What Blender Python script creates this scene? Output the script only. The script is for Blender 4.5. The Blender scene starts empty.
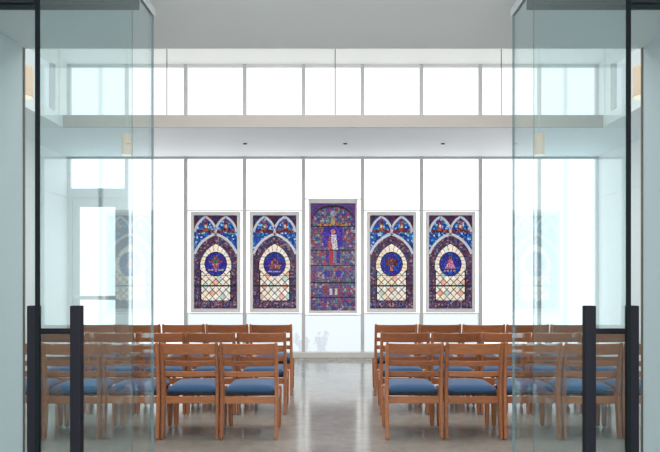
import bpy, bmesh, math, random
import numpy as np
from mathutils import Vector, Matrix

random.seed(7)
SC = bpy.context.scene
COL = SC.collection
PI = math.pi

# ------------------------------------------------------------------ helpers
def lin(r, g, b):
    f = lambda c: (c/255/12.92) if c/255 <= .04045 else ((c/255+.055)/1.055)**2.4
    return (f(r), f(g), f(b), 1)

def box(bm, x0, x1, y0, y1, z0, z1, bev=0):
    vs = [bm.verts.new(p) for p in ((x0,y0,z0),(x1,y0,z0),(x1,y1,z0),(x0,y1,z0),(x0,y0,z1),(x1,y0,z1),(x1,y1,z1),(x0,y1,z1))]
    fs = [bm.faces.new([vs[i] for i in q]) for q in ((3,2,1,0),(4,5,6,7),(0,1,5,4),(1,2,6,5),(2,3,7,6),(3,0,4,7))]
    if bev:
        es = {e for f in fs for e in f.edges}
        bmesh.ops.bevel(bm, geom=list(es), offset=bev, segments=2, profile=.5, affect='EDGES')
    return fs

def BX(*a, bev=0):
    bm = bmesh.new(); box(bm, *a, bev=bev); return bm

def sweep(bm, rings, cap=True):
    """rings: list of lists of points (same count) joined in order"""
    vr = [[bm.verts.new(p) for p in r] for r in rings]
    n = len(vr[0])
    for a, b in zip(vr, vr[1:]):
        for i in range(n):
            bm.faces.new((a[i], a[(i+1) % n], b[(i+1) % n], b[i]))
    if cap:
        bm.faces.new(vr[0][::-1]); bm.faces.new(vr[-1])

def lathe(bm, prof, cx, cy, n=20):
    """prof: list of (r, z) closed with caps"""
    rings = [[(cx+r*math.cos(2*PI*i/n), cy+r*math.sin(2*PI*i/n), z) for i in range(n)] for r, z in prof]
    sweep(bm, rings)

def tube(bm, pts, r, n=6):
    rings = []
    for k, p in enumerate(pts):
        p = Vector(p)
        a = Vector(pts[max(k-1, 0)]); b = Vector(pts[min(k+1, len(pts)-1)])
        d = (b-a).normalized()
        u = d.orthogonal().normalized(); v = d.cross(u)
        rr = r[k] if isinstance(r, (list, tuple)) else r
        rings.append([tuple(p + (u*math.cos(2*PI*i/n) + v*math.sin(2*PI*i/n))*rr) for i in range(n)])
    sweep(bm, rings)

def obj(name, bm, mat, parent=None, smooth=False):
    bmesh.ops.recalc_face_normals(bm, faces=bm.faces[:])
    me = bpy.data.meshes.new(name)
    bm.to_mesh(me); bm.free()
    for m in (mat if isinstance(mat, (list, tuple)) else [mat]):
        me.materials.append(m)
    if smooth:
        for p in me.polygons: p.use_smooth = True
    o = bpy.data.objects.new(name, me); COL.objects.link(o)
    if parent: o.parent = parent
    return o

def empty(name, loc=(0, 0, 0)):
    o = bpy.data.objects.new(name, None); COL.objects.link(o)
    o.location = loc; o.empty_display_size = .1
    return o

def tag(o, label=None, cat=None, group=None, kind=None):
    if label: o['label'] = label
    if cat: o['category'] = cat
    if group: o['group'] = group
    if kind: o['kind'] = kind
    return o

def struct(name, bm, mat, label=None, cat=None, smooth=False):
    o = obj(name, bm, mat, None, smooth)
    return tag(o, label, cat, kind='structure')

def copy_tree(o, parent=None):
    c = o.copy(); COL.objects.link(c)
    if parent: c.parent = parent
    for ch in list(o.children): copy_tree(ch, c)
    return c

# ------------------------------------------------------------------ materials
def new_mat(name):
    m = bpy.data.materials.new(name); m.use_nodes = True
    nt = m.node_tree
    for n in list(nt.nodes): nt.nodes.remove(n)
    out = nt.nodes.new('ShaderNodeOutputMaterial')
    return m, nt, out

def N(nt, t, **kw):
    n = nt.nodes.new(t)
    for k, v in kw.items():
        if hasattr(n, k) and k not in n.inputs: setattr(n, k, v)
        else: n.inputs[k].default_value = v
    return n

def plain(name, col, rough=.6, metal=0, noise=.04, scale=6, spec=.5, bump=0):
    m, nt, out = new_mat(name)
    b = N(nt, 'ShaderNodeBsdfPrincipled', Roughness=rough, Metallic=metal)
    b.inputs['Specular IOR Level'].default_value = spec
    tc = N(nt, 'ShaderNodeTexCoord')
    nz = N(nt, 'ShaderNodeTexNoise', Scale=scale, Detail=4.0)
    nt.links.new(tc.outputs['Object'], nz.inputs['Vector'])
    mx = N(nt, 'ShaderNodeMix', data_type='RGBA')
    mx.inputs[6].default_value = tuple(c*(1-noise) for c in col[:3])+(1,)
    mx.inputs[7].default_value = tuple(min(1, c*(1+noise)) for c in col[:3])+(1,)
    nt.links.new(nz.outputs['Fac'], mx.inputs[0])
    nt.links.new(mx.outputs[2], b.inputs['Base Color'])
    if bump:
        bp = N(nt, 'ShaderNodeBump', Strength=bump, Distance=.002)
        nt.links.new(nz.outputs['Fac'], bp.inputs['Height']); nt.links.new(bp.outputs[0], b.inputs['Normal'])
    nt.links.new(b.outputs[0], out.inputs[0])
    return m

def glow(name, col, strength, clear=0.0):
    m, nt, out = new_mat(name)
    e = N(nt, 'ShaderNodeEmission', Color=col, Strength=strength)
    if clear:
        t = N(nt, 'ShaderNodeBsdfTransparent')
        mx = N(nt, 'ShaderNodeMixShader', Fac=clear)
        nt.links.new(e.outputs[0], mx.inputs[1]); nt.links.new(t.outputs[0], mx.inputs[2])
        nt.links.new(mx.outputs[0], out.inputs[0])
    else:
        nt.links.new(e.outputs[0], out.inputs[0])
    return m

def clear_glass(name, tint, ior=1.43):
    """thin-sheet glass: tinted see-through with true Fresnel mirror on both faces"""
    m, nt, out = new_mat(name)
    geo = N(nt, 'ShaderNodeNewGeometry')
    ma = N(nt, 'ShaderNodeMath', operation='MULTIPLY_ADD')
    ma.inputs[1].default_value = (1/ior)-ior; ma.inputs[2].default_value = ior
    nt.links.new(geo.outputs['Backfacing'], ma.inputs[0])
    fr = N(nt, 'ShaderNodeFresnel')
    nt.links.new(ma.outputs[0], fr.inputs['IOR'])
    t = N(nt, 'ShaderNodeBsdfTransparent', Color=tint)
    g = N(nt, 'ShaderNodeBsdfGlossy', Roughness=0.0, Color=(.92, 1, 1, 1))
    mx = N(nt, 'ShaderNodeMixShader')
    nt.links.new(fr.outputs[0], mx.inputs[0])
    nt.links.new(t.outputs[0], mx.inputs[1]); nt.links.new(g.outputs[0], mx.inputs[2])
    nt.links.new(mx.outputs[0], out.inputs[0])
    return m

def wood(name, c0, c1):
    m, nt, out = new_mat(name)
    b = N(nt, 'ShaderNodeBsdfPrincipled', Roughness=.38)
    tc = N(nt, 'ShaderNodeTexCoord')
    mp = N(nt, 'ShaderNodeMapping'); mp.inputs['Scale'].default_value = (14, 60, 60)
    nt.links.new(tc.outputs['Object'], mp.inputs['Vector'])
    oi = N(nt, 'ShaderNodeObjectInfo')
    nz = N(nt, 'ShaderNodeTexNoise', Scale=1.0, Detail=5.0, noise_dimensions='4D')
    mw = N(nt, 'ShaderNodeMath', operation='MULTIPLY'); mw.inputs[1].default_value = 37
    nt.links.new(oi.outputs['Random'], mw.inputs[0]); nt.links.new(mw.outputs[0], nz.inputs['W'])
    nt.links.new(mp.outputs[0], nz.inputs['Vector'])
    ad = N(nt, 'ShaderNodeMath', operation='MULTIPLY_ADD'); ad.inputs[1].default_value = .5; ad.inputs[2].default_value = -.22
    nt.links.new(oi.outputs['Random'], ad.inputs[0])
    s = N(nt, 'ShaderNodeMath', operation='ADD', use_clamp=True)
    nt.links.new(nz.outputs['Fac'], s.inputs[0]); nt.links.new(ad.outputs[0], s.inputs[1])
    mx = N(nt, 'ShaderNodeMix', data_type='RGBA')
    mx.inputs[6].default_value = c0; mx.inputs[7].default_value = c1
    nt.links.new(s.outputs[0], mx.inputs[0]); nt.links.new(mx.outputs[2], b.inputs['Base Color'])
    nt.links.new(b.outputs[0], out.inputs[0])
    return m

def concrete():
    m, nt, out = new_mat('polished concrete')
    b = N(nt, 'ShaderNodeBsdfPrincipled', Roughness=.17)
    b.inputs['IOR'].default_value = 1.7
    tc = N(nt, 'ShaderNodeTexCoord')
    n1 = N(nt, 'ShaderNodeTexNoise', Scale=.9, Detail=6.0, Roughness=.62)
    n2 = N(nt, 'ShaderNodeTexNoise', Scale=9.0, Detail=5.0, Roughness=.7)
    for n in (n1, n2): nt.links.new(tc.outputs['Object'], n.inputs['Vector'])
    ad = N(nt, 'ShaderNodeMath', operation='MULTIPLY_ADD'); ad.inputs[1].default_value = .45
    nt.links.new(n2.outputs['Fac'], ad.inputs[0]); nt.links.new(n1.outputs['Fac'], ad.inputs[2])
    rp = N(nt, 'ShaderNodeValToRGB')
    rp.color_ramp.elements[0].position = .45; rp.color_ramp.elements[0].color = (.19, .188, .176, 1)
    rp.color_ramp.elements[1].position = .98; rp.color_ramp.elements[1].color = (.37, .368, .348, 1)
    nt.links.new(ad.outputs[0], rp.inputs[0]); nt.links.new(rp.outputs[0], b.inputs['Base Color'])
    rr = N(nt, 'ShaderNodeMath', operation='MULTIPLY_ADD'); rr.inputs[1].default_value = .14; rr.inputs[2].default_value = .06
    nt.links.new(n2.outputs['Fac'], rr.inputs[0]); nt.links.new(rr.outputs[0], b.inputs['Roughness'])
    nt.links.new(b.outputs[0], out.inputs[0])
    return m

def fabric():
    m, nt, out = new_mat('blue fabric')
    b = N(nt, 'ShaderNodeBsdfPrincipled', Roughness=.9)
    b.inputs['Sheen Weight'].default_value = .25
    tc = N(nt, 'ShaderNodeTexCoord')
    nz = N(nt, 'ShaderNodeTexNoise', Scale=260.0, Detail=2.0)
    nt.links.new(tc.outputs['Object'], nz.inputs['Vector'])
    mx = N(nt, 'ShaderNodeMix', data_type='RGBA')
    mx.inputs[6].default_value = (.018, .066, .165, 1); mx.inputs[7].default_value = (.032, .105, .24, 1)
    nt.links.new(nz.outputs['Fac'], mx.inputs[0]); nt.links.new(mx.outputs[2], b.inputs['Base Color'])
    bp = N(nt, 'ShaderNodeBump', Strength=.3, Distance=.001)
    nt.links.new(nz.outputs['Fac'], bp.inputs['Height']); nt.links.new(bp.outputs[0], b.inputs['Normal'])
    nt.links.new(b.outputs[0], out.inputs[0])
    return m

def mosaic_mat():
    m, nt, out = new_mat('stained glass')
    a = N(nt, 'ShaderNodeVertexColor', layer_name='glass_colour')
    e = N(nt, 'ShaderNodeEmission', Strength=1.0)
    nt.links.new(a.outputs[0], e.inputs[0])
    g = N(nt, 'ShaderNodeBsdfGlossy', Roughness=.2, Color=(.008, .008, .008, 1))
    ad = N(nt, 'ShaderNodeAddShader')
    nt.links.new(e.outputs[0], ad.inputs[0]); nt.links.new(g.outputs[0], ad.inputs[1])
    nt.links.new(ad.outputs[0], out.inputs[0])
    m.cycles.emission_sampling = 'NONE'
    return m

PANE_E, CLER_E, SIDE_E = 1.65, 1.25, .85
WORLD_E = 2.8
M = dict(
    floor=concrete(),
    white=plain('white wall paint', (.86, .875, .86, 1), .55, noise=.015, scale=2),
    cream=plain('pale grey plaster', (.84, .88, .90, 1), .6, noise=.02, scale=2),
    passage=plain('blue grey plaster', (.60, .645, .675, 1), .6, noise=.02, scale=2),
    ceil=plain('grey ceiling plaster', (.76, .765, .765, 1), .7, noise=.02, scale=2),
    mullion=plain('silver grey aluminium', (.55, .56, .57, 1), .4, .1, noise=.03),
    railw=plain('white aluminium', (.74, .75, .76, 1), .4, noise=.02),
    fascia=plain('warm grey fascia paint', (.38, .365, .355, 1), .6, noise=.02),
    header=plain('dark anodised header', (.03, .038, .042, 1), .6, 0, noise=.05, spec=.1),
    sill=plain('grey stone kerb', (.62, .62, .60, 1), .5, noise=.06, scale=9),
    bronze=plain('bronze bead', (.12, .075, .045, 1), .4, .4),
    black=plain('black metal', (.008, .008, .013, 1), .5, 0, noise=.1, spec=.12),
    seal=plain('black glass edge', (.003, .006, .007, 1), .5, noise=.1, spec=.08),
    gedge=plain('green glass edge', (.13, .19, .20, 1), .2, noise=.05),
    silver=plain('brushed silver rail', (.72, .74, .75, 1), .35, .15, noise=.03),
    wood=wood('cherry wood', (.21, .066, .026, 1), (.50, .185, .076, 1)),
    fabric=fabric(),
    dark=plain('dark gap shade', (.018, .013, .012, 1), .8),  # near-black tone painting the shade between cushion and apron
    steel=plain('glide steel', (.35, .33, .31, 1), .35, .7),
    pane=glow('frosted daylight pane', (.965, .975, 1, 1), PANE_E, .1),
    pane_low=glow('frosted lower pane', (.86, .945, 1, 1), .92, .34),
    cler=glow('bright clerestory pane', (1, .992, .975, 1), CLER_E),
    side=glow('side clerestory pane', (.98, .99, 1, 1), SIDE_E),
    mosaic=mosaic_mat(),
    lead=plain('dark lead', (.02, .018, .025, 1), .5, .3),
    tracery=plain('lilac grey tracery', (.74, .74, .82, 1), .5, noise=.05, scale=20),
    sframe=plain('pale grey panel frame', (.72, .72, .72, 1), .45, noise=.02),
    glass=clear_glass('toughened door glass', (.905, .961, .968, 1)),
    glass2=clear_glass('sidelight glass', (.90, .958, .965, 1)),
    lampshade=None, diffuser=glow('lamp diffuser', (1, .86, .7, 1), 1.2),
    leaf=plain('blue green leaf', (.05, .19, .24, 1), .5, noise=.3, scale=30),
    twig=plain('twig bark', (.07, .07, .06, 1), .8),
    paving=plain('outside paving', (.72, .72, .71, 1), .8, noise=.1),
)
def shade_mat():
    m, nt, out = new_mat('warm parchment shade')
    b = N(nt, 'ShaderNodeBsdfPrincipled', Roughness=.7)
    b.inputs['Base Color'].default_value = (.40, .34, .29, 1)
    b.inputs['Emission Color'].default_value = (1, .55, .28, 1)
    b.inputs['Emission Strength'].default_value = .34
    nt.links.new(b.outputs[0], out.inputs[0]); return m
M['lampshade'] = shade_mat()

# ------------------------------------------------------------------ dimensions
BACK = 10.45            # plane of the glazed wall
SIDE = 4.60             # chapel half width
ENT = 3.41              # far end of the entrance passage
PX = 1.763              # half width of the entrance passage
PZ = 2.75               # height of its ceiling
CZ = 5.08               # chapel ceiling
SOF0, SOF1 = 3.48, 3.635  # dropped soffit
SHELF = 8.28
PITCH = 1.0226
TH = .2

# ------------------------------------------------------------------ the shell
struct('floor', BX(-SIDE-TH, SIDE+TH, -2.6, BACK+.06, -.12, 0), M['floor'], 'polished grey concrete floor with window reflections', 'floor')
struct('ground_outside', BX(-40, 40, BACK+.06, 90, -.2, -.05), M['paving'], 'pale paving outside behind the glazed wall', 'ground')
struct('ceiling', BX(-SIDE-TH, SIDE+TH, ENT, BACK+.2, CZ, CZ+.15), M['white'], 'white upper ceiling of the chapel', 'ceiling')
bm = bmesh.new()
box(bm, -PX-.12, PX+.12, -1.6, ENT+.02, PZ, PZ+.12)
struct('ceiling_entrance', bm, M['ceil'], 'low grey ceiling of the entrance passage', 'ceiling')
# soffit in a U round the chapel
bm = bmesh.new()
box(bm, -3.73, 3.73, SHELF+.02, BACK-.06, SOF0, SOF1)
box(bm, -SIDE, -3.73, ENT+.12, BACK-.06, SOF0, SOF1)
box(bm, 3.73, SIDE, ENT+.12, BACK-.06, SOF0, SOF1)
struct('ceiling_soffit', bm, M['cream'], 'pale dropped soffit below the upper windows', 'soffit')
struct('trim_11', BX(-3.73, 3.73, SHELF, SHELF+.02, SOF0-.005, SOF1+.01), M['fascia'], 'warm grey fascia along the soffit edge', 'fascia')
# side walls: solid below, window band above
for s, nm in ((-1, 'left'), (1, 'right')):
    bm = bmesh.new()
    a, b = sorted((s*SIDE, s*(SIDE+TH)))
    box(bm, a, b, ENT, BACK+.2, 2.775, 4.05)
    box(bm, a, b, ENT, BACK+.2, 0, 2.762)
    aa, bb = sorted((s*(SIDE+.012), s*(SIDE+TH)))
    box(bm, aa, bb, ENT, BACK+.2, 2.762, 2.775)       # recessed panel joint
    box(bm, a, b, ENT, BACK+.2, 4.92, CZ)
    box(bm, a, b, ENT, 3.9, 4.05, 4.92)
    box(bm, a, b, 9.95, BACK+.2, 4.05, 4.92)
    struct('wall_'+nm, bm, M['white'], f'white panelled {nm} side wall of the chapel', 'wall')
# entrance wall with its opening, seen only from inside, and the passage walls
bm = bmesh.new()
box(bm, -SIDE, -PX-.12, ENT, ENT+.12, 0, CZ)
box(bm, PX+.12, SIDE, ENT, ENT+.12, 0, CZ)
box(bm, -PX-.12, PX+.12, ENT, ENT+.12, PZ+.121, CZ)
struct('wall_entrance', bm, M['white'], 'white wall over the entrance opening', 'wall')
for s, nm in ((-1, 'passage_left'), (1, 'passage_right')):
    a, b = sorted((s*PX, s*(PX+.12)))
    struct('wall_'+nm, BX(a, b, -1.6, ENT, 0, PZ), M['passage'], f'pale blue grey {nm.split("_")[1]} wall of the entrance passage', 'wall')
    a, b = sorted((s*(PX-.004), s*(PX+.12)))
    struct('trim_%d' % (12 if s < 0 else 13), BX(a, b, ENT, ENT+.02, 0, PZ), M['bronze'], f'thin bronze bead on the end of the {nm.split("_")[1]} passage wall', 'trim')

# ------------------------------------------------------------------ glazed wall
mx = [(-4.5+i)*PITCH for i in range(10)]
for i, x in enumerate(mx):
    w = .029
    x0, x1 = x-w, x+w
    if i == 0: x0, x1 = -SIDE, -SIDE+.05
    if i == 9: x0, x1 = SIDE-.05, SIDE
    bm = bmesh.new()
    box(bm, x0, x1, BACK-.06, BACK+.06, .095, SOF0)
    box(bm, x0, x1, BACK-.06, BACK+.06, SOF1, CZ)
    struct('trim_%d' % (i+1), bm, M['mullion'], 'silver grey vertical mullion of the glazed wall', 'mullion')
struct('baseboard_back', BX(-SIDE, SIDE, BACK-.13, BACK+.06, 0, .095, bev=.006), M['sill'], 'grey kerb along the foot of the glazed wall', 'kerb')
bm = bmesh.new(); box(bm, -SIDE, SIDE, BACK-.06, BACK+.2, SOF0, SOF1)
struct('wall_back', bm, M['cream'], 'spandrel between the lower and upper windows', 'wall')
struct('trim_14', BX(-SIDE, SIDE, BACK-.05, BACK+.2, 5.03, CZ), M['railw'], 'white head rail over the upper windows', 'trim')

panel_rail = {2: (2.55, .76), 3: (2.55, .76), 4: (2.752, .735), 5: (2.55, .76), 6: (2.55, .76)}
for i in range(9):
    w = empty('window_%d' % (i+1), ((mx[i]+mx[i+1])/2, BACK, 0))
    tag(w, 'tall white frosted window bay of the glazed wall, bay %d of nine' % (i+1), 'window', kind='structure')
    h = PITCH/2-.028
    if i in (0, 8): h -= .012
    z0 = 2.93 if i == 0 else .095
    low = i in panel_rail
    if low: obj('foot_pane', BX(-h, h, .0, .012, z0, .745), M['pane_low'], w)
    obj('middle_pane', BX(-h, h, .0, .012, (.745 if low else z0), SOF0-.035), M['pane'], w)
    obj('upper_pane', BX(-h, h, .0, .012, SOF1, 5.03), M['cler'], w)
    bm = bmesh.new()
    box(bm, -h, h, -.04, .04, SOF0-.035, SOF0)
    obj('head_rail', bm, M['mullion'], w)
    if i in panel_rail:
        a, b = panel_rail[i]
        bm = bmesh.new(); box(bm, -h, h, -.03, -.002, a-.012, a+.006); box(bm, -h, h, -.03, -.002, b-.012, b+.006)
        obj('panel_rail', bm, M['railw'], w)
# side clerestories
for s, n in ((-1, 10), (1, 11)):
    w = empty('window_%d' % n, (s*SIDE, 0, 0))
    tag(w, 'high band of white windows in the %s side wall' % ('left' if s < 0 else 'right'), 'window', kind='structure')
    a, b = sorted((s*.08, s*.092))
    obj('pane', BX(a, b, 3.9, 9.95, 4.05, 4.92), M['side'], w)
    bm = bmesh.new()
    a, b = sorted((s*.02, s*.1))
    for k in range(7):
        y = 3.9+.03+k*(9.95-3.9-.06)/6
        box(bm, a, b, y-.03, y+.03, 4.05, 4.92)
    obj('mullions', bm, M['mullion'], w)

# exit door in the leftmost bay
d = empty('door_1', ((mx[0]+mx[1])/2, BACK, 0))
tag(d, 'grey framed glazed exit door with push bar at the left end', 'door', kind='structure')
bm = bmesh.new()
h = PITCH/2-.03
box(bm, -h, -h+.05, -.05, .05, .095, 2.93); box(bm, h-.05, h, -.05, .05, .095, 2.93); box(bm, -h+.05, h-.05, -.05, .05, 2.77, 2.93)
obj('door_frame', bm, M['mullion'], d)
bm = bmesh.new()
hl = h-.055
box(bm, -hl, -.31, -.03, .03, .105, 2.765); box(bm, .31, hl, -.03, .03, .105, 2.765)
box(bm, -.31, .31, -.03, .03, 2.61, 2.765); box(bm, -.31, .31, -.03, .03, .105, .34)
obj('door_leaf', bm, M['mullion'], d)
obj('door_pane', BX(-.31, .31, 0, .012, .34, 2.61), M['pane'], d)
bm = bmesh.new()
box(bm, -.40, .40, -.10, -.065, 1.0, 1.07, bev=.008); box(bm, -.40, -.35, -.066, -.03, 1.0, 1.07); box(bm, .35, .40, -.066, -.03, 1.0, 1.07)
obj('push_bar', bm, M['mullion'], d)

# ------------------------------------------------------------------ stained glass panels
RNG = np.random.default_rng(11)
def pal(*cols): return np.array([lin(*c)[:3] for c in cols])
P_BORDER = pal((96,66,90),(66,54,96),(112,72,84),(80,68,92),(56,50,80),(150,124,134),(74,90,146),(100,54,72))
P_BLUE = pal((44,86,170),(34,62,150),(50,120,186),(70,156,204),(44,72,160),(34,52,124),(160,200,228),(52,98,178))
P_DARK = pal((74,40,72),(58,36,74),(96,40,56),(48,44,84),(60,60,110))
P_RED = pal((140,52,50),(112,46,58),(160,80,60),(96,40,60),(176,110,80))
P_CREAM = pal((240,228,206),(250,240,226),(232,214,190),(236,226,222),(226,232,226),(246,224,194))
P_MED = pal((36,46,150),(52,54,170),(60,44,140),(30,66,170),(76,52,150),(44,92,190))
P_GOLD = pal((214,150,70),(190,110,60),(150,70,60))
P_PINK = pal((222,130,160),(206,104,140),(236,160,180))
P_MIX = pal((122,84,122),(88,80,136),(140,66,90),(84,116,132),(112,108,118),(72,60,144),(144,110,98),(158,56,78),(92,132,140),(84,70,114),(156,146,156),(112,70,136),(60,84,150))
P_PURP = pal((62,40,160),(78,50,176),(54,36,130),(96,60,170))
P_WHITE = pal((236,226,226),(214,206,220))
LEAD = np.array(lin(34, 26, 38)[:3])

def pieces(X, Z, cell, seed):
    """Voronoi glass pieces: id per sample and a lead mask between pieces"""
    gx = np.floor(X/cell).astype(int); gz = np.floor(Z/cell).astype(int)
    d1 = np.full(X.shape, 9.); d2 = np.full(X.shape, 9.); idn = np.zeros(X.shape, int)
    for ox in (-1, 0, 1):
        for oz in (-1, 0, 1):
            hx, hz = gx+ox, gz+oz
            hh = (hx*73856093 ^ hz*19349663 ^ seed*83492791) & 0xffffff
            rx = ((hh*1103515245+12345) & 0xffff)/65535.; rz = ((hh*22695477+1) >> 7 & 0xffff)/65535.
            dd = np.hypot(X-(hx+.15+.7*rx)*cell, Z-(hz+.15+.7*rz)*cell)
            nearer = dd < d1
            d2 = np.where(nearer, d1, np.minimum(d2, dd)); idn = np.where(nearer, hh, idn); d1 = np.where(nearer, dd, d1)
    return idn, (d2-d1)

def pick(p, idn): return p[(idn*2654435761 >> 9) % len(p)]

def arch(x, hw, spring, apex):
    """height of a pointed arch over half width hw"""
    hgt = apex-spring
    R = (hw*hw+hgt*hgt)/(2*hw)
    xx = np.clip(np.abs(x), 0, hw)
    return spring+np.sqrt(np.maximum(R*R-(xx+R-hw)**2, 0))

def grid_mesh(name, x0, x1, z0, z1, step, y, colf, parent, keep=None):
    nx, nz = max(2, round((x1-x0)/step)), max(2, round((z1-z0)/step))
    xs = np.linspace(x0, x1, nx+1); zs = np.linspace(z0, z1, nz+1)
    XC, ZC = np.meshgrid((xs[1:]+xs[:-1])/2, (zs[1:]+zs[:-1])/2)
    C = colf(XC, ZC).reshape(-1, 3)
    kp = np.ones(nx*nz, bool) if keep is None else keep(XC, ZC).ravel()
    VX, VZ = np.meshgrid(xs, zs)
    V = np.stack([VX.ravel(), np.full(VX.size, y), VZ.ravel()], 1)
    q = np.arange(nx*nz); r, c = q//nx, q % nx
    a = r*(nx+1)+c
    F = np.stack([a, a+1, a+nx+2, a+nx+1], 1)[kp]; C = C[kp]
    me = bpy.data.meshes.new(name)
    me.from_pydata(V.tolist(), [], F.tolist())
    at = me.color_attributes.new('glass_colour', 'FLOAT_COLOR', 'CORNER')
    buf = np.ones((len(F)*4, 4)); buf[:, :3] = np.repeat(C, 4, 0)
    at.data.foreach_set('color', buf.ravel())
    me.materials.append(M['mosaic'])
    o = bpy.data.objects.new(name, me); COL.objects.link(o); o.parent = parent
    return o

HW, IZ0, IZ1 = .375, .846, 2.461
HGT = IZ1-IZ0
BHW = .40
def Zv(v): return IZ0+HGT*v

def lancet_glass(seed):
    def f(X, Z):
        v = (Z-IZ0)/HGT
        idn, e = pieces(X, Z, .05, seed)
        idf, ef = pieces(X, Z, .03, seed+5)
        big = arch(X, BHW, Zv(.47), Zv(.80))
        C = pick(P_BLUE, idf); lead = ef < .0028
        # lancets and the dark corners above them
        xl = np.abs(X)-.175*HW/.375
        lan = arch(xl, .19, Zv(.79), Zv(.985))
        up = Z > lan
        C = np.where(up[..., None], pick(P_DARK, idn), C)
        fig = (np.abs(xl) < .036) & (v > .845) & (v < .945)
        C = np.where(fig[..., None], pick(P_RED, idf), C)
        C = np.where(((np.abs(xl) < .016) & (v > .865) & (v < .90))[..., None], pick(P_CREAM, idf)*.75, C)
        base = (np.abs(xl) < .15) & (np.abs(v-.84+.10*np.abs(xl)) < .016)
        C = np.where(base[..., None], pick(P_RED, idf)*.8, C)
        # the great arch: border, cream band, diamonds
        ins = Z < big
        C = np.where(ins[..., None], pick(P_BORDER, idf), C)
        band = arch(X, .278, Zv(.428), Zv(.70))
        wid = np.where(v > .42, .272, .25)
        cr = (np.abs(X) < wid) & (Z < band) & (v > .088)
        C = np.where(cr[..., None], pick(P_CREAM, idn), C)
        lead = np.where(cr, False, lead)
        dia = cr & (v < .40)
        p = .118
        a = np.abs(((X/p+Z/(p*1.05)) % 1)-.5); b = np.abs(((X/p-Z/(p*1.05)) % 1)-.5)
        lead = lead | (dia & ((a > .435) | (b > .435)))
        ring = cr & (v >= .40)
        ang = np.arctan2(Z-Zv(.478), X)
        lead = lead | (ring & (np.abs(((ang/(PI/11)) % 1)-.5) > .455))
        col = (((X/p+Z/(p*1.05))//1).astype(int)*31+((X/p-Z/(p*1.05))//1).astype(int)*17+seed) & 0xff
        C = np.where((dia & (col % 9 == 0))[..., None], C*np.array([.95, .55, .5]), C)
        C = np.where((dia & (col % 11 == 3))[..., None], C*np.array([.55, .85, .9]), C)
        edge = (np.abs(np.abs(X)-wid-.006) < .007) & (Z < Zv(.5)) & (v > .08)
        lead = lead | edge | (np.abs(Z-band) < .008) & (np.abs(X) < .285)
        # illegible pale border marks at the foot
        ft = (v < .06) & (v > .03) & (np.sin(X*115+seed) > .2)
        C = np.where(ft[..., None], C*1.3+.05, C)
        C = np.where(lead[..., None], LEAD, C)
        return C
    return f

def medallion_glass(kind, seed):
    cz = Zv(.478)
    def f(X, Z):
        idf, ef = pieces(X, Z, .034, seed)
        C = pick(P_MED, idf)
        x, z = X, Z-cz
        r = np.hypot(x, z)
        def put(mask, p, k=1.0):
            nonlocal C
            C = np.where(mask[..., None], pick(p, idf)*k, C)
        if kind == 0:      # red ribbon star with a green heart
            put((np.abs(z-.05) < .022) & (np.abs(x) < .12), P_RED)
            put((np.abs(x) < .028) & (z > .0) & (z < .16), P_RED)
            put((np.abs(x) < (z+.15)*.42) & (z > -.13) & (z < .02), P_PINK, .75)
            put((np.abs(x)+np.abs(z-.045) < .05), pal((70,150,90),(50,120,90)))
            put((np.abs(z+.10) < .014) & (np.abs(np.abs(x)-.09) < .045), P_WHITE, .55)
        elif kind == 1:    # golden boat on purple
            put((np.abs(x) < .135) & (np.abs(z) < .09), P_PURP, .8)
            put((z > -.075) & (z < -.01) & (np.abs(x) < .10+.35*(z+.04)), P_GOLD)
            put((np.abs(np.hypot(x, z-.015)-.05) < .013) & (z > 0), P_GOLD, .8)
            put((np.abs(x) < .01) & (z > 0) & (z < .10), P_RED)
            put((np.abs(z+.125) < .012) & (np.abs(x) < .11), P_WHITE, .45)
        elif kind == 2:    # golden cup between brown sheaves
            put((np.abs(np.abs(x)-.065) < .045) & (np.abs(z-.02) < .06), pal((96,52,58),(120,70,60),(70,44,70)))
            put((z > -.12) & (z < -.02) & (np.abs(x) < .022+np.maximum(0, np.abs(z+.075)-.02)*.9), P_GOLD)
            put((np.abs(x) < .02) & (z > .0) & (z < .10), P_RED)
        else:              # pink bell-shaped robe
            put((z > -.08) & (z < .085) & (np.abs(x) < .022+.5*np.maximum(0, .085-z)*.85), P_PINK)
            put((np.hypot(x, z-.115) < .026), P_GOLD, .6)
            put((np.abs(z+.12) < .016) & (np.abs(x) < .11) & (np.sin(x*110) > -.2), P_WHITE, .6)
        rim = np.hypot(X/.195, z/.215) > .93
        lead = (ef < .0045) & ~rim
        C = np.where(rim[..., None], LEAD*1.2, C)
        return np.where(lead[..., None], LEAD, C)
    keep = lambda X, Z: np.hypot(X/.195, (Z-cz)/.215) < 1
    return f, keep

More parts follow.
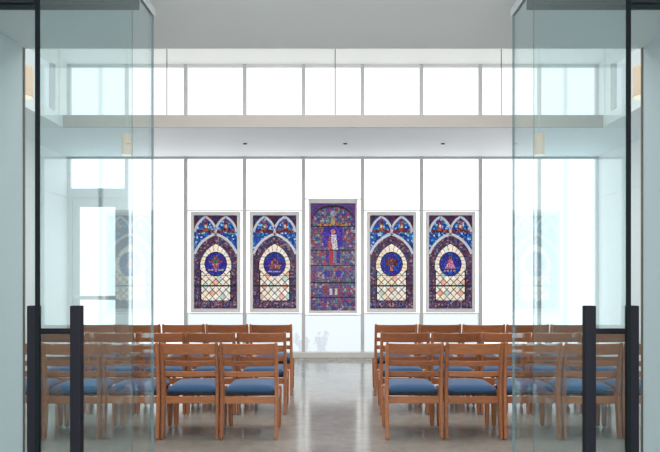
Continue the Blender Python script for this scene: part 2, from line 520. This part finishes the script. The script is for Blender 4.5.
CHW, CZ0, CZ1 = .39, .813, 2.669
def centre_glass(X, Z):
    v = (Z-CZ0)/(CZ1-CZ0)
    idn, e = pieces(X, Z, .039, 91)
    C = pick(P_MIX, idn)
    top = arch(X, .375, CZ0+(CZ1-CZ0)*.80, CZ0+(CZ1-CZ0)*.97)
    C = np.where((Z > top)[..., None], pick(pal((92,56,120),(74,52,124),(120,60,100),(84,70,130)), idn), C)
    def put(m, p, k=1.0):
        nonlocal C
        C = np.where(m[..., None], pick(p, idn)*k, C)
    put((np.abs(v-.69) < .10) & (np.abs(X) < .17), P_PURP)
    put((np.abs(v-.50) < .06) & (np.abs(X) < .12), P_PURP, .8)
    put((np.abs(v-.795) < .012) & (np.abs(X) < .27) & (np.abs(X) > .03), P_GOLD, .9)
    put((np.abs(X) < .03) & (v > .80) & (v < .93), pal((150,128,124),(176,150,110)))
    put((np.hypot(X, (v-.91)*1.85) < .045), pal((190,180,190),(150,150,170)))
    put((np.hypot(X, (v-.735)*1.85) < .042), pal((214,150,130),(190,120,100)))
    put((v > .57) & (v < .71) & (np.abs(X-.01) < .045+.35*np.maximum(0, .68-v)), P_WHITE, .85)
    put((v > .56) & (v < .69) & (np.abs(X+.055) < .022+.3*np.maximum(0, .66-v)), pal((170,60,70),(190,90,90)))
    put((v > .43) & (v < .575) & (np.abs(X+.03) < .034), pal((196,40,64),(176,36,70)))
    put((v > .44) & (v < .57) & (np.abs(X-.03) < .03), pal((140,120,150),(120,130,160)))
    put((np.abs(v-.18) < .055) & (np.abs(X) < .17), pal((150,66,76),(120,60,90),(100,84,130)))
    put((np.abs(v-.175) < .03) & (np.abs(np.abs(X-.01)-.045) < .025), P_WHITE, .8)
    put((np.abs(v-.345) < .03) & (np.abs(np.abs(X)-.10) < .05), P_PURP)
    lead = e < .0035
    lead |= (np.abs(Z-top) < .016)
    for b in (.786, .12): lead |= np.abs(v-b) < .0045
    return np.where(lead[..., None], LEAD, C)

def strip(bm, pts, w, y0, y1):
    """flat bar of width w following a polyline of (x, z)"""
    L, R = [], []
    for k, (x, z) in enumerate(pts):
        a = pts[max(k-1, 0)]; b = pts[min(k+1, len(pts)-1)]
        dx, dz = b[0]-a[0], b[1]-a[1]; l = math.hypot(dx, dz) or 1
        nx, nz = -dz/l*w/2, dx/l*w/2
        L.append((x+nx, z+nz)); R.append((x-nx, z-nz))
    sweep(bm, [[(l[0], y0, l[1]), (r[0], y0, r[1]), (r[0], y1, r[1]), (l[0], y1, l[1])] for l, r in zip(L, R)])

def frame_bm(hw, hi, z0, zi0, z1, zi1):
    bm = bmesh.new()
    box(bm, -hw, -hi, -.055, .0, z0, z1); box(bm, hi, hw, -.055, 0, z0, z1)
    box(bm, -hi, hi, -.055, 0, zi1, z1); box(bm, -hi, hi, -.055, 0, z0, zi0)
    return bm

def side_panel(x, kind, label):
    t = empty('stained_glass_panel', (x, BACK-.032, 0))
    tag(t, label, 'stained glass', 'stained glass panels in the glazed wall')
    obj('panel_frame', frame_bm(.428, HW, .78, IZ0, 2.522, IZ1), M['sframe'], t)
    grid_mesh('leaded_glass', -HW, HW, IZ0, IZ1, .009, -.018, lancet_glass(3+kind*7), t)
    f, keep = medallion_glass(kind, 40+kind)
    m = grid_mesh('medallion', -.213, .213, Zv(.478)-.213, Zv(.478)+.213, .008, -.023, f, t, keep)
    bm = bmesh.new()
    n = 14
    for s in (-1, 1):
        for half in (-1, 1):      # both sides of each lancet
            pts = []
            for k in range(n+1):
                xl = half*.2*k/n
                X = s*.175+xl
                if abs(X) > HW-.012 or X*s < 0: break
                pts.append((X, float(arch(np.array(xl), .19, Zv(.79), Zv(.985)))))
            strip(bm, pts, .038, -.034, -.019)
        pts = [(s*k/n*(HW-.008), float(arch(np.array(k/n*(HW-.008)), BHW, Zv(.47), Zv(.80)))) for k in range(n+1)]
        strip(bm, pts, .042, -.034, -.019)
    strip(bm, [(0, Zv(.79)), (0, Zv(.865))], .036, -.034, -.019)
    obj('tracery', bm, M['tracery'], t)
    obj('saddle_bar', BX(-HW, HW, -.032, -.02, Zv(.245)-.014, Zv(.245)+.014), M['lead'], t)
    for v in (.355, .555): obj('saddle_bar', BX(-HW, HW, -.028, -.024, Zv(v)-.004, Zv(v)+.004), M['lead'], t)
    return t

LB = ['leaded window panel with a red ribbon and green heart medallion, outermost left',
      'leaded window panel with a golden boat medallion, left of the central panel',
      'leaded window panel with a golden cup medallion, right of the central panel',
      'leaded window panel with a pink robe medallion, outermost right']
for x, k in ((-2*PITCH+.014, 0), (-PITCH+.012, 1), (PITCH-.008, 2), (2*PITCH-.012, 3)):
    side_panel(x, k, LB[k])
t = empty('stained_glass_panel', (0, BACK-.032, 0))
tag(t, 'tallest central leaded window panel, violet mosaic with a robed figure', 'stained glass', 'stained glass panels in the glazed wall')
obj('panel_frame', frame_bm(.424, CHW, .765, CZ0, 2.735, CZ1), M['sframe'], t)
grid_mesh('leaded_glass', -CHW, CHW, CZ0, CZ1, .009, -.018, centre_glass, t)
for v, w in ((.562, .008), (.42, .008), (.26, .014)):
    z = CZ0+(CZ1-CZ0)*v
    obj('saddle_bar', BX(-CHW, CHW, -.03, -.02, z-w, z+w), M['lead'], t)

# ------------------------------------------------------------------ entrance glass doors
LX = .74; D0, D1 = 1.50, 2.46; GT = 2.552
def glass_sheet(x0, x1, y0, y1, z0, z1, thin):
    bm = bmesh.new()
    fs = box(bm, x0, x1, y0, y1, z0, z1)
    bm.faces.ensure_lookup_table()
    for f in fs:
        n = f.normal if f.normal.length else None
        f.normal_update()
        if abs(f.normal[thin]) < .5: f.material_index = 1
    return bm

for s, nm in ((-1, 'left'), (1, 'right')):
    d = empty('glass_door', (s*LX, 2.39, 0))
    tag(d, f'open frameless glass door leaf with black ladder pull, {nm} of the entrance', 'door', 'pair of glass entrance doors')
    obj('glass_leaf', glass_sheet(-.005, .005, D0+.006-2.39, D1-2.39, .03, GT-.03, 0), [M['glass'], M['gedge']], d)
    obj('edge_seal', BX(-.0052, .0052, D0-2.39, D0+.006-2.39, .03, GT-.03), M['seal'], d)
    obj('top_rail', BX(-.011, .011, D0-2.39, D1-2.39+.01, GT-.03, GT, bev=.003), M['silver'], d)
    obj('bottom_rail', BX(-.018, .018, D0-2.39, D1-2.39+.01, .012, .09, bev=.003), M['silver'], d)
    obj('floor_pivot', BX(-.012, .012, -.02, .02, 0, .012), M['silver'], d)
    ph = empty('ladder_pull', (0, 1.60-2.39, 0)); ph.parent = d
    for q in (-1, 1):
        obj('pull_bar', BX(q*.057-.0145, q*.057+.0145, -.011, .011, .30, 1.382, bev=.002), M['black'], ph)
    for z in (1.314, .37):
        bm = bmesh.new(); tube(bm, [(-.057, 0, z), (.057, 0, z)], .0075, 12)
        obj('standoff', bm, M['black'], ph)
    # fixed sidelight beside the door and its dark header
    g = empty('glass_sidelight', (s*(.80+PX)/2, 2.39, 0))
    tag(g, f'fixed glass sheet between the {nm} passage wall and the {nm} door', 'glass screen', 'fixed glass sheets beside the doors')
    hwid = (PX-.80)/2
    obj('glass_sheet', glass_sheet(-hwid, hwid, -.005, .005, .02, 2.542, 1), [M['glass2'], M['gedge']], g)
    obj('floor_channel', BX(-hwid, hwid, -.015, .015, 0, .02), M['silver'], g)
    a, b = sorted((s*.79, s*PX))
    o = struct('trim_%d' % (15 if s < 0 else 16), BX(a, b, 2.33, 2.45, 2.542, PZ), M['header'], f'dark metal header over the {nm} glass sidelight', 'header')

# ------------------------------------------------------------------ chairs
CW = .512
def lerp(a, b, t): return a+(b-a)*t
def post_y(z):
    for (y0, z0), (y1, z1) in zip(POST, POST[1:]):
        if z <= z1: return lerp(y0, y1, (z-z0)/(z1-z0))
    return POST[-1][0]
POST = [(.0, 0), (.018, .2), (.034, .38), (.034, .46), (.008, .64), (-.04, .858)]

def rail_bm(z, hgt, sag=.035, th=.018, hw=CW/2-.028):
    bm = bmesh.new(); rings = []
    n = 14
    for k in range(n+1):
        x = -hw+2*hw*k/n
        off = -sag*(1-(x/hw)**2)
        ring = []
        c = .004
        for yy, zz in ((-th/2, -hgt/2+c), (-th/2, hgt/2-c), (-th/2+c, hgt/2), (th/2-c, hgt/2), (th/2, hgt/2-c), (th/2, -hgt/2+c), (th/2-c, -hgt/2), (-th/2+c, -hgt/2)):
            ring.append((x, post_y(z+zz)+off+yy, z+zz))
        rings.append(ring)
    sweep(bm, rings)
    return bm

def make_chair():
    t = empty('wooden_chair')
    for s in (-1, 1):
        bm = bmesh.new(); xo = s*(CW/2-.016)
        rings = []
        for y, z, w, dp in [(0, .0, .016, .044), (.0, .012, .028, .052), (.018, .2, .031, .060), (.030, .38, .033, .066), (.030, .46, .032, .064),
                            (.008, .64, .030, .050), (-.030, .82, .030, .034), (-.038, .85, .028, .028), (-.04, .860, .016, .016)]:
            c = min(w, dp)*.22
            a, b = w/2, dp/2
            rings.append([(xo+px, y+py, z+(.012 if z == 0 else 0)*0+ (0.008 if z == 0 else 0)) for px, py in
                          ((-a+c, -b), (a-c, -b), (a, -b+c), (a, b-c), (a-c, b), (-a+c, b), (-a, b-c), (-a, -b+c))])
        sweep(bm, rings)
        p = obj('rear_post', bm, M['wood'], t, False)
        bm = bmesh.new(); lathe(bm, [(.009, 0), (.011, .003), (.011, .010)], xo, 0, 10); obj('glide', bm, M['steel'], p)
        bm = bmesh.new(); rings = []
        for z, w in ((.016, .030), (.03, .038), (.2, .044), (.385, .050), (.395, .044)):
            a = w/2; c = w*.2; xf = s*(CW/2-.027); yf = .415
            rings.append([(xf+px, yf+py, z) for px, py in ((-a+c, -a), (a-c, -a), (a, -a+c), (a, a-c), (a-c, a), (-a+c, a), (-a, a-c), (-a, -a+c))])
        sweep(bm, rings)
        p = obj('front_leg', bm, M['wood'], t)
        bm = bmesh.new(); lathe(bm, [(.012, 0), (.013, .004), (.007, .006), (.007, .018)], s*(CW/2-.027), .415, 10); obj('glide', bm, M['steel'], p)
        obj('side_rail', BX(*sorted((s*(CW/2-.012), s*(CW/2-.032))), .055, .40, .315, .375, bev=.003), M['wood'], t)
    obj('crest_rail', rail_bm(.802, .098), M['wood'], t)
    obj('back_slat', rail_bm(.673, .048, th=.014), M['wood'], t)
    obj('back_slat', rail_bm(.577, .048, sag=.03, th=.014), M['wood'], t)
    obj('rear_apron', BX(-CW/2+.03, CW/2-.03,   .026, .046, .310, .372, bev=.003), M['wood'], t)
    obj('front_apron', BX(-CW/2+.038, CW/2-.038, .405, .425, .315, .375, bev=.003), M['wood'], t)
    obj('seat_board', BX(-.217, .217, .05, .402, .376, .403, bev=.003), M['dark'], t)  # coloured dark to stand for the shaded gap below the cushion
    # cushion: rounded pad, crowned in the middle
    bm = bmesh.new()
    nx, ny = 14, 12
    hw, y0, y1 = .222, .05, .47
    def sh(u, v):   # rounded-rectangle outline
        x = hw*u*(1-.05*(v+1)/2); y = lerp(y0, y1, (v+1)/2)
        return x, y
    top, bot = [], []
    for j in range(ny+1):
        v = -1+2*j/ny; v = math.sin(v*PI/2)*.25+v*.75
        rt, rb = [], []
        for i in range(nx+1):
            u = -1+2*i/nx; u = math.sin(u*PI/2)*.25+u*.75
            ed = max(0, 1-max(abs(u)**10, 0))*max(0, 1-abs(v)**10)
            x, y = sh(u, v)
            cr = (1-u*u)*(1-v*v)
            rt.append(bm.verts.new((x, y, .428+.03*ed**.5+.016*cr)))
            rb.append(bm.verts.new((x*.97, lerp(y, .26, .03), .404-.0*ed)))
        top.append(rt); bot.append(rb)
    for j in range(ny):
        for i in range(nx):
            bm.faces.new((top[j][i], top[j][i+1], top[j+1][i+1], top[j+1][i]))
            bm.faces.new((bot[j][i], bot[j+1][i], bot[j+1][i+1], bot[j][i+1]))
    loop = lambda g: [g[0][i] for i in range(nx+1)]+[g[j][nx] for j in range(1, ny+1)]+[g[ny][i] for i in range(nx-1, -1, -1)]+[g[j][0] for j in range(ny-1, 0, -1)]
    lt, lb = loop(top), loop(bot)
    for k in range(len(lt)):
        k2 = (k+1) % len(lt)
        bm.faces.new((lb[k], lb[k2], lt[k2], lt[k]))
    obj('seat_cushion', bm, M['fabric'], t, True)
    return t

chair0 = make_chair()
used = False
ROWS = [(5.288, 'row nearest the glass doors', .482, .462), (6.215, 'middle row', .482, .487), (7.17, 'row nearest the windows', .485, .495)]
ORD = ['first', 'second', 'third', 'fourth', 'fifth']
for y, rn, le, re_ in ROWS:
    for s, bn, e in ((-1, 'left of the aisle', le), (1, 'right of the aisle', re_)):
        for k in range(5):
            c = chair0 if not used else copy_tree(chair0)
            used = True
            c.location = (s*(e+CW/2+k*.521)+random.uniform(-.002, .002), y+random.uniform(-.012, .012), 0)
            c.rotation_euler = (0, 0, random.uniform(-.012, .012))
            tag(c, f'blue seated wooden chair, {rn}, {ORD[k]} {bn}', 'chair', f'chairs {bn}')

# ------------------------------------------------------------------ lamps, cables, downlights
def pendant():
    t = empty('pendant_lamp')
    bm = bmesh.new(); lathe(bm, [(.066, 0), (.07, .004), (.07, .26), (.066, .275), (.02, .285), (.012, .30)], 0, 0, 24)
    sh = obj('lamp_shade', bm, M['lampshade'], t, False)
    bm = bmesh.new(); lathe(bm, [(.064, -.012), (.064, .0)], 0, 0, 24); obj('diffuser', bm, M['diffuser'], t)
    bm = bmesh.new(); tube(bm, [(0, 0, .29), (0, 0, CZ-3.07-.02)], .004, 6); obj('cord', bm, M['mullion'], t)
    bm = bmesh.new(); lathe(bm, [(.06, CZ-3.07-.025), (.06, CZ-3.07)], 0, 0, 20); obj('ceiling_rose', bm, M['railw'], t)
    return t
p0 = pendant(); first = True
for x, y, lb in ((-2.8, 8.15, 'slim cylindrical pendant lamp in front of the soffit, seen through the left door glass'),
                 (2.8, 8.15, 'slim cylindrical pendant lamp in front of the soffit, seen through the right door glass'),
                 (-2.8, 5.45, 'nearer warm pendant lamp peeping past the left passage wall'),
                 (2.8, 5.45, 'nearer warm pendant lamp peeping past the right passage wall')):
    p = p0 if first else copy_tree(p0); first = False
    p.location = (x, y, 3.07)
    tag(p, lb, 'pendant lamp', 'cylindrical pendant lamps')

for x, lb in ((-2.32, 'thin dark hanger cable to the soffit, above the left end of the glazing'), (.03, 'thin dark hanger cable in front of the central upper window'),
              (2.35, 'thin dark hanger cable to the soffit, above the right end of the glazing')):
    bm = bmesh.new(); tube(bm, [(0, 0, SOF1), (0, 0, CZ)], .0055, 8)
    box(bm, -.02, .02, -.02, .02, SOF1, SOF1+.03)
    o = obj('hanger_cable', bm, M['lead']); o.location = (x, SHELF+.1, 0)
    tag(o, lb, 'cable', 'hanger cables of the soffit')
for x, lb in ((-1.37, 'small recessed downlight in the soffit, above the golden boat panel'), (.19, 'small recessed downlight in the soffit, above the central panel'),
              (1.71, 'small recessed downlight in the soffit, above the pink robe panel')):
    t = empty('downlight', (x, 9.34, SOF0)); tag(t, lb, 'downlight', 'downlights in the soffit')
    bm = bmesh.new(); lathe(bm, [(.02, -.004), (.03, -.010), (.032, 0)], 0, 0, 16); obj('trim_ring', bm, M['lead'], t)
    bm = bmesh.new(); lathe(bm, [(.018, -.011), (.018, -.004)], 0, 0, 12); obj('lens', bm, M['black'], t)

# ------------------------------------------------------------------ shrubs outside the glass
def shrub(x, y, hgt, n, seed, label):
    R = random.Random(seed)
    t = empty('garden_shrub', (x, y, -.05)); tag(t, label, 'shrub', 'shrubs outside the windows')
    bs, bl = bmesh.new(), bmesh.new()
    for k in range(n):
        a = R.uniform(0, 2*PI); sp = R.uniform(.03, .22)
        h = hgt*R.uniform(.55, 1)
        pts = [(sp*math.cos(a)*q**1.4, sp*math.sin(a)*q**1.4*.7, h*q) for q in (0, .35, .7, 1)]
        tube(bs, pts, [.006, .005, .004, .002], 5)
        for j in range(17):
            q = R.uniform(.25, 1.02)
            c = Vector((sp*math.cos(a)*q**1.4, sp*math.sin(a)*q**1.4*.7, h*q))
            dirv = Vector((R.uniform(-1, 1), R.uniform(-1, 1), R.uniform(-.1, 1))).normalized()
            sd = dirv.orthogonal().normalized()
            sd.rotate(Matrix.Rotation(R.uniform(0, 6.28), 3, dirv))
            L = R.uniform(.055, .10); w = L*.27
            nrm = dirv.cross(sd)*.006
            p = [c, c+dirv*L*.45+sd*w+nrm, c+dirv*L, c+dirv*L*.45-sd*w+nrm, c+dirv*L*.5-nrm]
            v = [bl.verts.new(q_) for q_ in p]
            for f in ((0, 1, 4), (1, 2, 4), (2, 3, 4), (3, 0, 4)): bl.faces.new([v[i] for i in f])
    obj('stems', bs, M['twig'], t); obj('foliage', bl, M['leaf'], t)
shrub(-.52, 10.80, .40, 14, 5, 'bluish low shrub outside the glass, directly behind a mullion')
shrub(-.20, 10.80, .48, 7, 8, 'bluish thin shrub outside the glass, below the central panel')

# ------------------------------------------------------------------ light
w = bpy.data.worlds.new('overcast sky'); SC.world = w; w.use_nodes = True
bg = w.node_tree.nodes['Background']; bg.inputs[0].default_value = (.90, .96, 1, 1); bg.inputs[1].default_value = WORLD_E

def area(name, loc, sx, sy, power, col=(1, 1, 1), rot=(0, 0, 0)):
    l = bpy.data.lights.new(name, 'AREA'); l.shape = 'RECTANGLE'; l.size = sx; l.size_y = sy; l.energy = power; l.color = col
    o = bpy.data.objects.new(name, l); COL.objects.link(o); o.location = loc; o.rotation_euler = rot
    return o
area('chapel_overhead_fill', (0, 5.6, CZ-.03), 6.5, 2.6, 200, (1, .95, .88))  # added fill below the ceiling to brighten chairs and floor, no visible lamp
area('chapel_forward_fill', (0, ENT+.16, 4.1), 6.5, 1.4, 60, (1, .96, .92), (math.radians(62), 0, 0))  # added unseen fill high on the entrance wall, aimed down at the chairs

area('rear_fill', (0, -1.5, 1.75), 2.8, 1.6, 80, (1, .98, .95), (PI/2, 0, 0))  # added fill behind the camera to lift the chair backs, no window modelled

# ------------------------------------------------------------------ camera
cam = bpy.data.cameras.new('camera'); co = bpy.data.objects.new('camera', cam); COL.objects.link(co)
co.location = (0, 0, 1.47); co.rotation_euler = (PI/2, 0, 0)
cam.sensor_width = 36; cam.lens = 36*600/660
cam.shift_x = (330-333)/660; cam.shift_y = (272.6-226)/660
cam.clip_start = .05
SC.camera = co

SC.view_settings.view_transform = 'Standard'
SC.view_settings.look = 'None'
SC.view_settings.exposure = 0
SC.view_settings.gamma = 1
SC.view_settings.use_curve_mapping = False
cy = SC.cycles
cy.max_bounces = 10; cy.diffuse_bounces = 4; cy.glossy_bounces = 5; cy.transparent_max_bounces = 16
cy.use_denoising = True
cy.sample_clamp_indirect = 6
